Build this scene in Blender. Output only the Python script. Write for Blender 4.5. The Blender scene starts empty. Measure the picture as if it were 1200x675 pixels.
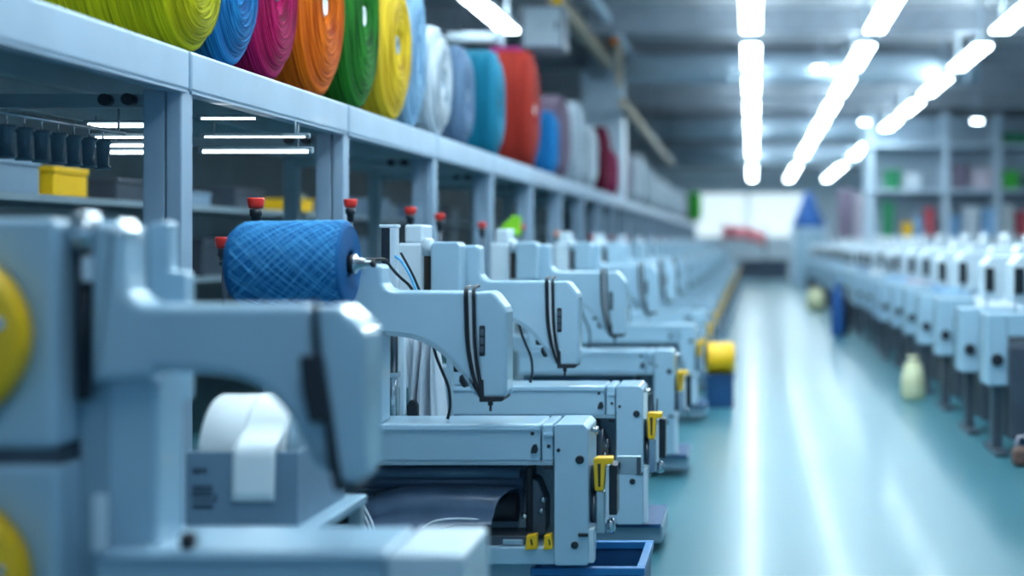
import bpy, bmesh, math, random
from mathutils import Vector, Matrix
random.seed(7)
PI = math.pi
sc = bpy.context.scene
C = sc.collection
F = 1600.0; CX = 882.0; CY = 284.0; H = 1.45      # focal length in px, vanishing point, eye height

def WX(px, D): return (px - CX) * D / F
def WZ(py, D): return H + (CY - py) * D / F

# ------------------------------------------------------------------ materials
def _new(name):
    m = bpy.data.materials.new(name); m.use_nodes = True
    return m, m.node_tree, m.node_tree.nodes['Principled BSDF']

def mat(name, col, rough=0.5, metal=0.0, vary=0.06, scale=6.0, bump=0.0, bscale=60.0, coat=0.0):
    m, nt, b = _new(name)
    N, L = nt.nodes, nt.links
    tc = N.new('ShaderNodeTexCoord')
    n = N.new('ShaderNodeTexNoise'); n.inputs['Scale'].default_value = scale; n.inputs['Detail'].default_value = 3
    L.new(tc.outputs['Object'], n.inputs['Vector'])
    r = N.new('ShaderNodeValToRGB')
    r.color_ramp.elements[0].position = 0.3; r.color_ramp.elements[1].position = 0.7
    r.color_ramp.elements[0].color = (*[max(0, c * (1 - vary)) for c in col], 1)
    r.color_ramp.elements[1].color = (*[min(1, c * (1 + vary)) for c in col], 1)
    L.new(n.outputs['Fac'], r.inputs['Fac']); L.new(r.outputs['Color'], b.inputs['Base Color'])
    b.inputs['Roughness'].default_value = rough; b.inputs['Metallic'].default_value = metal
    b.inputs['Coat Weight'].default_value = coat
    if bump:
        n2 = N.new('ShaderNodeTexNoise'); n2.inputs['Scale'].default_value = bscale; n2.inputs['Detail'].default_value = 4
        L.new(tc.outputs['Object'], n2.inputs['Vector'])
        bp = N.new('ShaderNodeBump'); bp.inputs['Strength'].default_value = bump; bp.inputs['Distance'].default_value = 0.01
        L.new(n2.outputs['Fac'], bp.inputs['Height']); L.new(bp.outputs['Normal'], b.inputs['Normal'])
    return m

def emit(name, col, s):
    m, nt, b = _new(name)
    b.inputs['Base Color'].default_value = (0.8, 0.8, 0.8, 1)
    b.inputs['Emission Color'].default_value = (*col, 1); b.inputs['Emission Strength'].default_value = s
    return m

def yarn(name, dark, light, rough=0.75):
    """wound thread: strands run round the spool (UV v follows the profile)"""
    m, nt, b = _new(name)
    N, L = nt.nodes, nt.links
    uv = N.new('ShaderNodeUVMap')
    mp = N.new('ShaderNodeMapping'); mp.inputs['Scale'].default_value = (2.5, 46, 1)
    L.new(uv.outputs['UV'], mp.inputs['Vector'])
    n = N.new('ShaderNodeTexNoise'); n.inputs['Scale'].default_value = 1.6; n.inputs['Detail'].default_value = 4
    n.inputs['Distortion'].default_value = 0.5
    L.new(mp.outputs['Vector'], n.inputs['Vector'])
    r = N.new('ShaderNodeValToRGB')
    r.color_ramp.elements[0].position = 0.34; r.color_ramp.elements[1].position = 0.68
    r.color_ramp.elements[0].color = (*dark, 1); r.color_ramp.elements[1].color = (*light, 1)
    L.new(n.outputs['Fac'], r.inputs['Fac']); L.new(r.outputs['Color'], b.inputs['Base Color'])
    bp = N.new('ShaderNodeBump'); bp.inputs['Strength'].default_value = 1.0; bp.inputs['Distance'].default_value = 0.016
    L.new(n.outputs['Fac'], bp.inputs['Height']); L.new(bp.outputs['Normal'], b.inputs['Normal'])
    b.inputs['Roughness'].default_value = rough
    b.inputs['Specular IOR Level'].default_value = 0.15
    return m

def cross_yarn(name):
    """cross-wound cone: two diagonal families of strands"""
    m, nt, b = _new(name)
    N, L = nt.nodes, nt.links
    uv = N.new('ShaderNodeUVMap')
    outs = []
    for ang, sc_ in ((0.62, 30), (-0.62, 34)):
        mp = N.new('ShaderNodeMapping'); mp.inputs['Rotation'].default_value = (0, 0, ang)
        mp.inputs['Scale'].default_value = (2.6, 1.0, 1)
        L.new(uv.outputs['UV'], mp.inputs['Vector'])
        w = N.new('ShaderNodeTexWave'); w.inputs['Scale'].default_value = sc_; w.inputs['Distortion'].default_value = 1.6
        w.inputs['Detail'].default_value = 2
        L.new(mp.outputs['Vector'], w.inputs['Vector']); outs.append(w)
    mx = N.new('ShaderNodeMath'); mx.operation = 'MULTIPLY'
    L.new(outs[0].outputs['Fac'], mx.inputs[0]); L.new(outs[1].outputs['Fac'], mx.inputs[1])
    r = N.new('ShaderNodeValToRGB')
    r.color_ramp.elements[0].position = 0.0; r.color_ramp.elements[1].position = 0.7
    r.color_ramp.elements[0].color = (0.008, 0.11, 0.36, 1); r.color_ramp.elements[1].color = (0.025, 0.33, 0.78, 1)
    L.new(mx.outputs['Value'], r.inputs['Fac']); L.new(r.outputs['Color'], b.inputs['Base Color'])
    bp = N.new('ShaderNodeBump'); bp.inputs['Strength'].default_value = 0.8; bp.inputs['Distance'].default_value = 0.006
    L.new(mx.outputs['Value'], bp.inputs['Height']); L.new(bp.outputs['Normal'], b.inputs['Normal'])
    b.inputs['Roughness'].default_value = 0.7; b.inputs['Specular IOR Level'].default_value = 0.2
    return m

def floor_mat():
    m, nt, b = _new('epoxy floor')
    N, L = nt.nodes, nt.links
    tc = N.new('ShaderNodeTexCoord')
    n = N.new('ShaderNodeTexNoise'); n.inputs['Scale'].default_value = 0.9; n.inputs['Detail'].default_value = 5
    L.new(tc.outputs['Object'], n.inputs['Vector'])
    r = N.new('ShaderNodeValToRGB')
    r.color_ramp.elements[0].position = 0.3; r.color_ramp.elements[1].position = 0.75
    r.color_ramp.elements[0].color = (0.045, 0.165, 0.205, 1); r.color_ramp.elements[1].color = (0.06, 0.195, 0.24, 1)
    L.new(n.outputs['Fac'], r.inputs['Fac']); L.new(r.outputs['Color'], b.inputs['Base Color'])
    r2 = N.new('ShaderNodeMapRange'); r2.inputs['To Min'].default_value = 0.27; r2.inputs['To Max'].default_value = 0.36
    L.new(n.outputs['Fac'], r2.inputs['Value']); L.new(r2.outputs['Result'], b.inputs['Roughness'])
    b.inputs['Specular IOR Level'].default_value = 0.30; b.inputs['Coat Weight'].default_value = 0.10; b.inputs['Coat Roughness'].default_value = 0.11
    return m

def ceil_mat():
    m, nt, b = _new('corrugated ceiling')
    N, L = nt.nodes, nt.links
    tc = N.new('ShaderNodeTexCoord')
    w = N.new('ShaderNodeTexWave'); w.bands_direction = 'Y'; w.inputs['Scale'].default_value = 0.55
    w.inputs['Distortion'].default_value = 0.6
    L.new(tc.outputs['Object'], w.inputs['Vector'])
    r = N.new('ShaderNodeValToRGB')
    r.color_ramp.elements[0].color = (0.20, 0.23, 0.27, 1); r.color_ramp.elements[1].color = (0.56, 0.60, 0.64, 1)
    L.new(w.outputs['Fac'], r.inputs['Fac']); L.new(r.outputs['Color'], b.inputs['Base Color'])
    b.inputs['Roughness'].default_value = 0.6
    return m

M = dict(
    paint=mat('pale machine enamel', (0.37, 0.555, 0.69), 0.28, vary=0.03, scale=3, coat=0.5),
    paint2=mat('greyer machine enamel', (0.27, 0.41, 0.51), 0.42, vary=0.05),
    white=mat('white enamel', (0.66, 0.78, 0.87), 0.35, vary=0.03),
    rack=mat('pale rack steel', (0.27, 0.385, 0.505), 0.36, vary=0.07, scale=4, coat=0.2),
    rackdark=mat('grey rack steel', (0.26, 0.34, 0.39), 0.45, vary=0.08),
    black=mat('black plastic', (0.012, 0.016, 0.024), 0.4, vary=0.2),
    rubber=mat('black rubber cable', (0.010, 0.013, 0.02), 0.5, vary=0.2),
    steel=mat('bright steel', (0.62, 0.66, 0.70), 0.25, 1.0, vary=0.05),
    darksteel=mat('dark steel', (0.10, 0.12, 0.15), 0.4, 0.6, vary=0.15),
    yellow=mat('yellow plastic', (1.0, 0.55, 0.006), 0.4, vary=0.06),
    red=mat('red plastic', (0.74, 0.03, 0.02), 0.4, vary=0.06),
    orange=mat('orange plastic', (0.85, 0.22, 0.02), 0.4, vary=0.06),
    navy=mat('navy sheet fabric', (0.095, 0.15, 0.24), 0.28, vary=0.15, scale=12),
    navy2=mat('slate roller', (0.10, 0.16, 0.24), 0.35, vary=0.1),
    bluebox=mat('blue plastic', (0.015, 0.17, 0.42), 0.4, vary=0.08),
    navybox=mat('deep blue plastic', (0.01, 0.07, 0.19), 0.45, vary=0.08),
    cloth=mat('white cloth', (0.72, 0.80, 0.88), 0.7, vary=0.05, bump=0.3, bscale=25),
    paper=mat('white paper', (0.90, 0.95, 0.98), 0.6, vary=0.02),
    carton=mat('grey carton', (0.19, 0.29, 0.39), 0.6, vary=0.05),
    print=mat('dark print', (0.02, 0.035, 0.07), 0.6, vary=0.1),
    glassy=mat('dim translucent bobbin', (0.10, 0.17, 0.22), 0.2, vary=0.2),
    lime=mat('lime plastic', (0.30, 0.75, 0.02), 0.5, vary=0.06),
    green=mat('green plastic', (0.015, 0.24, 0.10), 0.5, vary=0.1),
    green2=mat('bright green plastic', (0.06, 0.50, 0.06), 0.5, vary=0.1),
    beige=mat('beige enamel', (0.55, 0.47, 0.36), 0.5, vary=0.1),
    duct=mat('pale blue duct metal', (0.62, 0.76, 0.88), 0.35, 0.0, vary=0.08),
    wall=mat('pale far wall', (0.72, 0.83, 0.92), 0.6, vary=0.04, scale=0.6),
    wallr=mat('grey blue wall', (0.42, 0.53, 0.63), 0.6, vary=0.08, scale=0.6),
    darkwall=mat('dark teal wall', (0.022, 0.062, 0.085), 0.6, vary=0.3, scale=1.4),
    beam=mat('ceiling beam steel', (0.34, 0.39, 0.45), 0.5, vary=0.1),
    mauve=mat('mauve cloth', (0.22, 0.18, 0.26), 0.7, vary=0.1),
    pink=mat('pale pink cloth', (0.70, 0.62, 0.72), 0.7, vary=0.1),
    redcloth=mat('red cloth', (0.55, 0.09, 0.12), 0.7, vary=0.1),
    banner=mat('coral red banner', (0.80, 0.26, 0.30), 0.6, vary=0.08),
    skyblue=mat('light blue cloth', (0.28, 0.52, 0.80), 0.7, vary=0.15),
    blueclo=mat('blue cloth', (0.02, 0.12, 0.40), 0.7, vary=0.2),
    palesack=mat('pale yellow cloth', (0.72, 0.72, 0.46), 0.7, vary=0.1),
    brown=mat('brown leather', (0.14, 0.075, 0.06), 0.6, vary=0.2),
    floor=floor_mat(), ceil=ceil_mat(), cone=cross_yarn('cross wound blue yarn'),
    strand=mat('light blue strand', (0.08, 0.46, 0.92), 0.6, vary=0.25, scale=30),
    lamp=emit('lamp diffuser', (0.75, 0.92, 1.0), 22.0),
    ceilfill=emit('uplight strip', (0.75, 0.92, 1.0), 20.0),
    tube=emit('tube lamp', (0.80, 0.95, 1.0), 4.0),
    winlit=emit('daylit window pane', (0.72, 0.90, 1.0), 0.72),
)

# ------------------------------------------------------------------ mesh builder
class MB:
    def __init__(s):
        s.bm = bmesh.new(); s.uv = s.bm.loops.layers.uv.new('UVMap'); s.mi = 0
    def _f(s, vs, smooth=False):
        try:
            f = s.bm.faces.new(vs)
        except ValueError:
            return None
        f.smooth = smooth; f.material_index = s.mi
        return f
    def box(s, x0, x1, y0, y1, z0, z1, bev=0.0, seg=2):
        if x0 > x1: x0, x1 = x1, x0
        if y0 > y1: y0, y1 = y1, y0
        if z0 > z1: z0, z1 = z1, z0
        return s.prism([(x0, z0), (x1, z0), (x1, z1), (x0, z1)], y0, y1, bev, seg)
    def prism(s, pts, y0, y1, bev=0.0, seg=2, clamp=True):
        """outline in x,z run from y0 to y1"""
        a = 0
        for i in range(len(pts)):
            x1, z1 = pts[i]; x2, z2 = pts[(i + 1) % len(pts)]
            a += x1 * z2 - x2 * z1
        if a < 0: pts = pts[::-1]
        if y0 > y1: y0, y1 = y1, y0
        A = [s.bm.verts.new((x, y0, z)) for x, z in pts]
        B = [s.bm.verts.new((x, y1, z)) for x, z in pts]
        fs = [s._f(A), s._f(B[::-1])]
        n = len(pts)
        for i in range(n):
            fs.append(s._f([A[(i + 1) % n], A[i], B[i], B[(i + 1) % n]]))
        if bev:
            es = set()
            for f in fs:
                for e in f.edges: es.add(e)
            # only bevel edges that are real corners
            for f in fs: f.normal_update()
            es = [e for e in es if len(e.link_faces) == 2 and e.link_faces[0].normal.angle(e.link_faces[1].normal, 0) > 0.5]
            bmesh.ops.bevel(s.bm, geom=es, offset=bev, segments=seg, profile=0.5, affect='EDGES', clamp_overlap=clamp, material=-1)
        return s
    def cyl(s, p0, p1, r, seg=20, r2=None, cap=True):
        p0, p1 = Vector(p0), Vector(p1); r2 = r if r2 is None else r2
        d = (p1 - p0).normalized()
        u = d.orthogonal().normalized(); v = d.cross(u)
        A, B = [], []
        for i in range(seg):
            a = 2 * PI * i / seg; o = u * math.cos(a) + v * math.sin(a)
            A.append(s.bm.verts.new(p0 + o * r)); B.append(s.bm.verts.new(p1 + o * r2))
        for i in range(seg):
            j = (i + 1) % seg
            s._f([A[i], A[j], B[j], B[i]], True)
        if cap:
            s._f(A[::-1]); s._f(B)
        return s
    def tube(s, pts, r, seg=8):
        pts = [Vector(p) for p in pts]
        rings = []
        u = None
        for i, p in enumerate(pts):
            d = (pts[min(i + 1, len(pts) - 1)] - pts[max(i - 1, 0)]).normalized()
            if u is None: u = d.orthogonal().normalized()
            u = (u - d * u.dot(d)).normalized(); v = d.cross(u)
            rr = r[i] if isinstance(r, (list, tuple)) else r
            rings.append([s.bm.verts.new(p + (u * math.cos(2 * PI * k / seg) + v * math.sin(2 * PI * k / seg)) * rr) for k in range(seg)])
        for a, b in zip(rings, rings[1:]):
            for k in range(seg):
                j = (k + 1) % seg
                s._f([a[k], a[j], b[j], b[k]], True)
        s._f(rings[0][::-1]); s._f(rings[-1])
        return s
    def lathe(s, prof, seg=48, axis='X', ky=1.0, o=(0, 0, 0), wob=0.0, closed=False, sq=1.0):
        """prof: (t along axis, radius); round the axis; ky squeezes the second direction"""
        o = Vector(o); rings = []
        tot = len(prof)
        for t, r in prof:
            ring = []
            for k in range(seg):
                a = 2 * PI * k / seg
                rr = r * (1 + (random.uniform(-wob, wob) if wob else 0))
                c, d = math.sin(a), math.cos(a)
                if sq != 1.0: c, d = math.copysign(abs(c) ** sq, c), math.copysign(abs(d) ** sq, d)
                c, d = rr * c * ky, rr * d
                p = {'X': (t, c, d), 'Z': (c, d, t), 'Y': (c, t, d)}[axis]
                ring.append(s.bm.verts.new(o + Vector(p)))
            rings.append(ring)
        pairs = list(zip(range(tot - 1), range(1, tot)))
        if closed: pairs.append((tot - 1, 0))
        for i, j in pairs:
            for k in range(seg):
                q = (k + 1) % seg
                f = s._f([rings[i][k], rings[i][q], rings[j][q], rings[j][k]], True)
                if f:
                    for lp, (uu, vv) in zip(f.loops, ((k / seg, i / tot), ((k + 1) / seg, i / tot), ((k + 1) / seg, (i + 1) / tot), (k / seg, (i + 1) / tot))):
                        lp[s.uv].uv = (uu, vv)
        if not closed:
            if prof[0][1] > 1e-5: s._f(rings[0][::-1])
            if prof[-1][1] > 1e-5: s._f(rings[-1])
        return s
    def grid(s, P, th=0.0):
        """P[i][j] points, smooth sheet with thickness"""
        V = [[s.bm.verts.new(p) for p in row] for row in P]
        fs = []
        for i in range(len(V) - 1):
            for j in range(len(V[0]) - 1):
                fs.append(s._f([V[i][j], V[i + 1][j], V[i + 1][j + 1], V[i][j + 1]], True))
        if th:
            fs = [f for f in fs if f]
            for f in fs: f.normal_update()
            bmesh.ops.recalc_face_normals(s.bm, faces=fs)
            bmesh.ops.solidify(s.bm, geom=fs, thickness=th)
        return s
    def build(s, name, m, parent=None, loc=None):
        bmesh.ops.recalc_face_normals(s.bm, faces=s.bm.faces[:])
        me = bpy.data.meshes.new(name); s.bm.to_mesh(me); s.bm.free()
        for mm in (m if isinstance(m, (list, tuple)) else [m]): me.materials.append(mm)
        o = bpy.data.objects.new(name, me); C.objects.link(o)
        if parent: o.parent = parent
        if loc: o.location = loc
        return o

def tag(o, label=None, cat=None, group=None, kind=None):
    if label: o['label'] = label
    if cat: o['category'] = cat
    if group: o['group'] = group
    if kind: o['kind'] = kind
    return o
def thing(name, label, cat, loc=(0, 0, 0), group=None, rz=0):
    o = bpy.data.objects.new(name, None); C.objects.link(o); o.location = loc; o.rotation_euler.z = rz
    o.empty_display_size = 0.1
    return tag(o, label, cat, group)
def dup(o, loc, label, group=None):
    def cp(x, par):
        c = x.copy(); C.objects.link(c); c.parent = par
        for ch in list(x.children): cp(ch, c)
        return c
    c = cp(o, None); c.location = loc; c['label'] = label
    if group: c['group'] = group
    return c
def part_label(o, t): o['label'] = t; return o
ORD = ('first second third fourth fifth sixth seventh eighth ninth tenth eleventh twelfth thirteenth fourteenth fifteenth sixteenth '
       'seventeenth eighteenth nineteenth twentieth twenty-first twenty-second twenty-third twenty-fourth twenty-fifth twenty-sixth '
       'twenty-seventh twenty-eighth twenty-ninth thirtieth').split()

def arc(cx, cz, r, a0, a1, n=6, rz=None):
    rz = r if rz is None else rz
    return [(cx + r * math.cos(a0 + (a1 - a0) * i / n), cz + rz * math.sin(a0 + (a1 - a0) * i / n)) for i in range(n + 1)]
def smooth_pts(pts, n=5):
    """Catmull-Rom through pts (tuples of any length)"""
    out = []
    for i in range(len(pts) - 1):
        p0 = pts[max(i - 1, 0)]; p1 = pts[i]; p2 = pts[i + 1]; p3 = pts[min(i + 2, len(pts) - 1)]
        for k in range(n):
            t = k / n
            out.append(tuple(0.5 * (2 * b + (c - a) * t + (2 * a - 5 * b + 4 * c - d) * t * t + (3 * b - a - 3 * c + d) * t ** 3)
                             for a, b, c, d in zip(p0, p1, p2, p3)))
    out.append(tuple(pts[-1]))
    return out

# ------------------------------------------------------------------ setting
def struct(mb, name, m, loc=None): return tag(mb.build(name, m, None, loc), kind='structure')
LEFTW, RIGHTW, FARY, CEIL = -7.5, 9.5, 58.0, H + 3.2
struct(MB().box(LEFTW - .2, RIGHTW + .2, -3, FARY + .3, -0.12, 0), 'floor', M['floor'])
struct(MB().box(LEFTW - .2, RIGHTW + .2, -3, FARY + .3, CEIL, CEIL + .15), 'ceiling', M['ceil'])
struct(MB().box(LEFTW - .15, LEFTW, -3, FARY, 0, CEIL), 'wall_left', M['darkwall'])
struct(MB().box(RIGHTW, RIGHTW + .15, -3, FARY, 0, CEIL), 'wall_right', M['wallr'])
struct(MB().box(LEFTW, RIGHTW, FARY, FARY + .15, 0, CEIL), 'wall_far', M['wall'])
wf = struct(MB().box(-2.6, 2.2, FARY - .06, FARY - .01, 1.6, 3.6).box(-.25, -.17, FARY - .09, FARY - .01, 1.6, 3.6), 'window_1', M['white'])
pane = MB().box(-2.52, -.27, FARY - .075, FARY - .065, 1.68, 3.52).box(-.15, 2.12, FARY - .075, FARY - .065, 1.68, 3.52).build('window_pane', M['winlit'], wf)
pane['kind'] = 'structure'
for i, y in enumerate([13.5, 18.6, 22.2, 25.5, 29, 33, 37, 41, 45, 49, 53]):
    mb = MB()
    mb.box(LEFTW, RIGHTW, y, y + .10, CEIL - .34, CEIL - .28).box(LEFTW, RIGHTW, y + .03, y + .07, CEIL - .28, CEIL - .06).box(LEFTW, RIGHTW, y, y + .10, CEIL - .06, CEIL - .005)
    struct(mb, 'trim_%d' % (i + 1), M['beam'])

# ------------------------------------------------------------------ ceiling lights
LZ = H + 2.5
def make_light():
    t = thing('ceiling_light', '', 'ceiling light')
    mb = MB().box(-.12, .12, 0, 2.48, .03, .09, .01)
    mb.box(-.02, .02, .3, .34, .09, CEIL - LZ - .0).box(-.02, .02, 2.2, 2.24, .09, CEIL - LZ)
    mb.build('housing', M['white'], t)
    for k in range(4):
        MB().box(-.11, .11, .06 + k * .62, .06 + k * .62 + .46, 0, .03, .012).build('lamp', M['lamp'], t)
    MB().box(-.05, .05, .25, 2.3, .09, .10).build('ceiling_fill', M['ceilfill'], t)  # added glowing strip that brightens the ceiling
    return t
l0 = make_light()
rows = [(-0.02, 'the lamp line over the aisle', 1, 54), (1.45, 'the second lamp line from the shelf', 6, 54),
        (2.95, 'the third lamp line from the shelf', 6, 54), (-2.9, 'the added line over the yarn shelf', 4.5, 14.5), (-1.45, 'overhead', 4.5, 12), (-.72, 'overhead', 4.5, 12)]  # shelf row stands in for a bright window; last row added to light machine tops
first = True
for x, where, y0, ymax in rows:
    y = 13.9 - 3.5 * 5
    seen = 0
    while y < ymax:
        if y > y0 - 1.5:
            vis = y > 10.5 and where != 'overhead'
            if vis:
                lab = 'long white lamp in %s, %s from near end' % (where, ORD[seen]); seen += 1
            else:
                lab = 'long white ceiling lamp hanging overhead out of view'
            loc = (x, y, LZ)
            if first:
                l0.location = loc; l0['label'] = lab; l0['group'] = 'ceiling lamps'; first = False
            else:
                dup(l0, loc, lab, 'ceiling lamps' if vis else 'lamps overhead out of view')
        y += 3.5
l0['group'] = 'lamps overhead out of view'
def dot_lamp(px, py, D, lab):
    z = WZ(py, D)
    t = thing('hanging_lamp', lab, 'lamp', (WX(px, D), D, z), 'small round lamps')
    MB().lathe([(0, 0), (0, .09), (.02, .10), (.03, 0)], 20, 'Z').build('lamp', M['lamp'], t)
    MB().lathe([(.03, 0), (.03, .11), (.10, .06), (.12, 0)], 20, 'Z').cyl((0, 0, .1), (0, 0, CEIL - z), .01, 6).build('housing', M['white'], t)
dot_lamp(960, 81, 21.5, 'small round lamp before the nearest air duct, between two lamp lines')
dot_lamp(1013, 144, 30, 'small round lamp between the second and third lamp lines')
dot_lamp(1145, 143, 27, 'small round lamp above the tall storage rack with green bins')

# transverse ducts under the ceiling
def duct(y, x0, x1, r, z, lab):
    t = thing('air_duct', lab, 'duct', (0, y, z), 'ceiling ducts')
    mb = MB().cyl((x0, 0, 0), (x1, 0, 0), r, 24)
    mb.build('pipe', M['duct'], t)
    x = x0 + .3
    while x < x1:
        MB().cyl((x, 0, 0), (x + .05, 0, 0), r + .015, 24).build('joint_ring', M['duct'], t)
        MB().cyl((x + .025, 0, r), (x + .025, 0, CEIL - z), .012, 8).build('hanger', M['darksteel'], t)
        x += 1.9
duct(21.85, -2.6, 3.6, .23, H + 2.79, 'pale blue air duct crossing the ceiling, nearest of the ducts')
duct(32.5, -2.6, 8.5, .26, H + 2.72, 'pale blue air duct crossing the ceiling, second from the near end')
duct(40.3, -2.6, 8.5, .3, H + 2.6, 'pale blue air duct crossing the ceiling, farthest of the ducts')

# ------------------------------------------------------------------ storage rack on the machines' far side
RX = -2.05; SZ = H + .70; SB = H + .55; PY = 1.95; P0 = 4.98
rack = thing('storage_rack', 'long pale steel rack whose shelf carries the coloured yarn spools', 'rack', (RX, P0, 0))
for k in range(-2, 23):
    ya = k * PY; yb = ya + PY
    MB().box(-.05, 0, ya + .006, yb - .006, SB - 0, SZ, .012).box(-.07, -.004, ya + .02, yb - .02, SB - .006, SB + .012).build('beam', M['rack'], rack)
    MB().box(-1.0, -.05, ya, yb, SZ - .035, SZ - .004).box(-1.0, -.96, ya, yb, SB, SZ - .035).box(-.5, -.46, ya, yb, SB + .02, SZ - .035).build('shelf_panel', M['rackdark'], rack)
for k in range(-2, 24):
    y = k * PY
    mb = MB().box(-.155, -.075, y - .045, y + .045, .012, SB, .006).box(-.068, -.012, y - .052, y + .05, .012, SB + .01, .006)
    mb.box(-.17, 0, y - .07, y + .07, 0, .012)
    mb.build('post', M['rack'], rack)
    mb = MB().box(-.99, -.90, y - .045, y + .045, 0, SB, .006)
    mb.build('rear_post', M['rackdark'], rack)
    MB().box(-.9, -.155, y - .02, y + .02, SB - .06, SB - .01).build('cross_bar', M['rackdark'], rack)
    if k < 8:
        MB().cyl((-.2, y - .03, SB - .035), (-.2, y - .075, SB - .035), .022, 10).build('black_bolt', M['black'], rack); MB().cyl((-.29, y - .02, SB - .035), (-.29, y - .06, SB - .035), .022, 10).build('black_bolt', M['black'], rack)

# ------------------------------------------------------------------ yarn spools on the shelf
YC = {
    'lime': ((.42, .42, .002), (.75, .70, .004)), 'blue': ((.004, .11, .36), (.02, .30, .70)), 'magenta': ((.26, .002, .05), (.62, .008, .14)),
    'orange': ((.52, .06, .001), (1.0, .21, .002)), 'green': ((.004, .075, .008), (.03, .30, .025)), 'yellow': ((.50, .29, .005), (.95, .66, .03)),
    'white': ((.16, .27, .38), (.86, .92, .96)), 'ice blue': ((.10, .26, .46), (.36, .60, .82)), 'denim blue': ((.07, .14, .27), (.20, .33, .50)),
    'teal': ((.003, .18, .32), (.01, .32, .50)), 'brick red': ((.34, .015, .01), (.60, .05, .028)), 'mauve': ((.12, .085, .14), (.24, .18, .25)),
    'pink': ((.45, .01, .20), (.65, .04, .32)), 'maroon': ((.10, .003, .02), (.22, .01, .05)), 'crimson': ((.22, .005, .05), (.40, .02, .12)),
    'silver': ((.30, .40, .50), (.60, .70, .78)), 'bright green': ((.02, .38, .03), (.06, .65, .06)), 'pale grey': ((.25, .34, .42), (.46, .56, .64)),
}
DIM = {'teal': .62, 'brick red': .55, 'denim blue': .75, 'ice blue': .85, 'green': .75, 'lime': .85, 'white': .9}
YM = {k: yarn('wound %s yarn' % k, tuple(c * DIM.get(k, .85) * .8 for c in v[0]), tuple(c * DIM.get(k, .85) for c in v[1])) for k, v in YC.items()}
def spool(col, y, rz, ry, L, lab, dx=0.0, core='carton', rough=True):
    t = thing('yarn_spool', lab, 'spool', (RX - .02 + dx, y, SZ + rz * 0 - .002), 'yarn spools on the shelf')
    rh = .055 if rough else .05
    prof = [(-.06, rh), (-.012, rh + .006)]
    n = 16 if rough else 9
    amp = .015 if rough else .004
    for i in range(n):                      # ridged end face
        f = (i + 1) / (n + 1)
        r = rh + .02 + (rz * .93 - rh - .02) * f
        dome = .03 * math.sin(PI * min(1, f * 1.0)) - .025 * f ** 6
        prof.append((dome + (amp if i % 2 else -amp * .6) * random.uniform(.5, 1), r))
    prof += [(-.02, rz * .965), (-.045, rz * .99)]
    m = 20 if rough else 10
    for i in range(m):
        prof.append((-.06 - (L - .12) * i / (m - 1), rz * (1 + (.006 if i % 2 else -.004) * random.uniform(.3, 1))))
    prof += [(-L + .03, rz * .98), (-L + .01, rz * .94), (-L, rz * .8), (-L, rh), (-L + .06, rh)]
    MB().lathe(prof, 56 if rough else 32, 'X', ry / rz, (0, 0, rz), wob=.006 if rough else .0, sq=1.0 if rough else .74).build('yarn', YM[col], t)
    k = ry / rz
    MB().lathe([(-L + .01, rh * .98), (.004, rh * .98), (.012, rh * .9), (.012, rh * .72), (-L + .01, rh * .72)], 28, 'X', k, (0, 0, rz), closed=True).build('core', M[core], t)
    return t
SP = [('lime', 5.05, .30, .27, .50), ('blue', 5.46, .36, .25, .42), ('magenta', 5.92, .40, .28, .44), ('orange', 6.58, .445, .33, .44),
      ('green', 7.24, .50, .32, .44), ('yellow', 7.92, .445, .35, .46)]
LAB = {'lime': 'lime yellow yarn spool at the near end of the shelf', 'blue': 'sky blue yarn spool squeezed between the lime and magenta spools',
       'magenta': 'magenta yarn spool between the sky blue and orange spools', 'orange': 'bright orange yarn spool with ridged round end face',
       'green': 'green yarn spool with ridged face, beside the orange one', 'yellow': 'golden yellow yarn spool with strands spilling over its face'}
for c, y, rz, ry, L in SP:
    spool(c, y, rz, ry, L, LAB[c], core='paper' if c in ('orange', 'green') else 'carton')
spool('ice blue', 8.50, .50, .22, .38, 'tall ice blue yarn spool standing behind the shaggy white one', dx=-.03)
spool('white', 9.06, .37, .30, .34, 'shaggy white yarn spool with loose silver strands')
spool('denim blue', 9.86, .36, .26, .34, 'denim blue fabric roll on the shelf beside the white spool', rough=False)
spool('teal', 11.1, .43, .27, .34, 'smooth teal fabric roll on the shelf', core='black', rough=False)
spool('brick red', 12.9, .555, .33, .36, 'large brick red roll, the biggest on the shelf', core='silver' if 0 else 'paper', rough=False)
spool('pink', 13.6, .625, .24, .36, 'magenta pink roll rising just above the brick red roll', dx=-.20, rough=False)
spool('blue', 14.3, .34, .17, .20, 'small bright blue roll beyond the brick red roll', rough=False)
spool('mauve', 15.1, .46, .30, .45, 'dull mauve roll behind the small bright blue roll', rough=False)
spool('silver', 16.5, .50, .33, .50, 'silvery white roll beyond the mauve roll', rough=False)
spool('white', 17.8, .42, .36, .45, 'plain white roll next to the maroon roll', rough=False)
spool('maroon', 19.5, .48, .32, .36, 'dark maroon roll beside the crimson roll', rough=False)
spool('crimson', 20.6, .35, .33, .30, 'crimson roll beside the taller maroon roll', rough=False)
spool('mauve', 22.8, .42, .45, .4, 'mauve roll on the shelf just past the tall pale locker', rough=False)
y = 24.0; i = 0
for c in ['silver', 'white', 'pale grey', 'white', 'silver', 'white', 'pale grey', 'white', 'silver', 'pale grey', 'white', 'mauve']:
    spool(c, y, random.uniform(.36, .5), .5, .45, 'pale distant roll on the shelf, %s past the mauve roll beyond the locker' % ORD[i], rough=False); y += 1.75; i += 1
spool('bright green', y + 1.2, .50, .55, .4, 'bright green roll at the far end of the shelf', dx=.30, rough=False)

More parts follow.
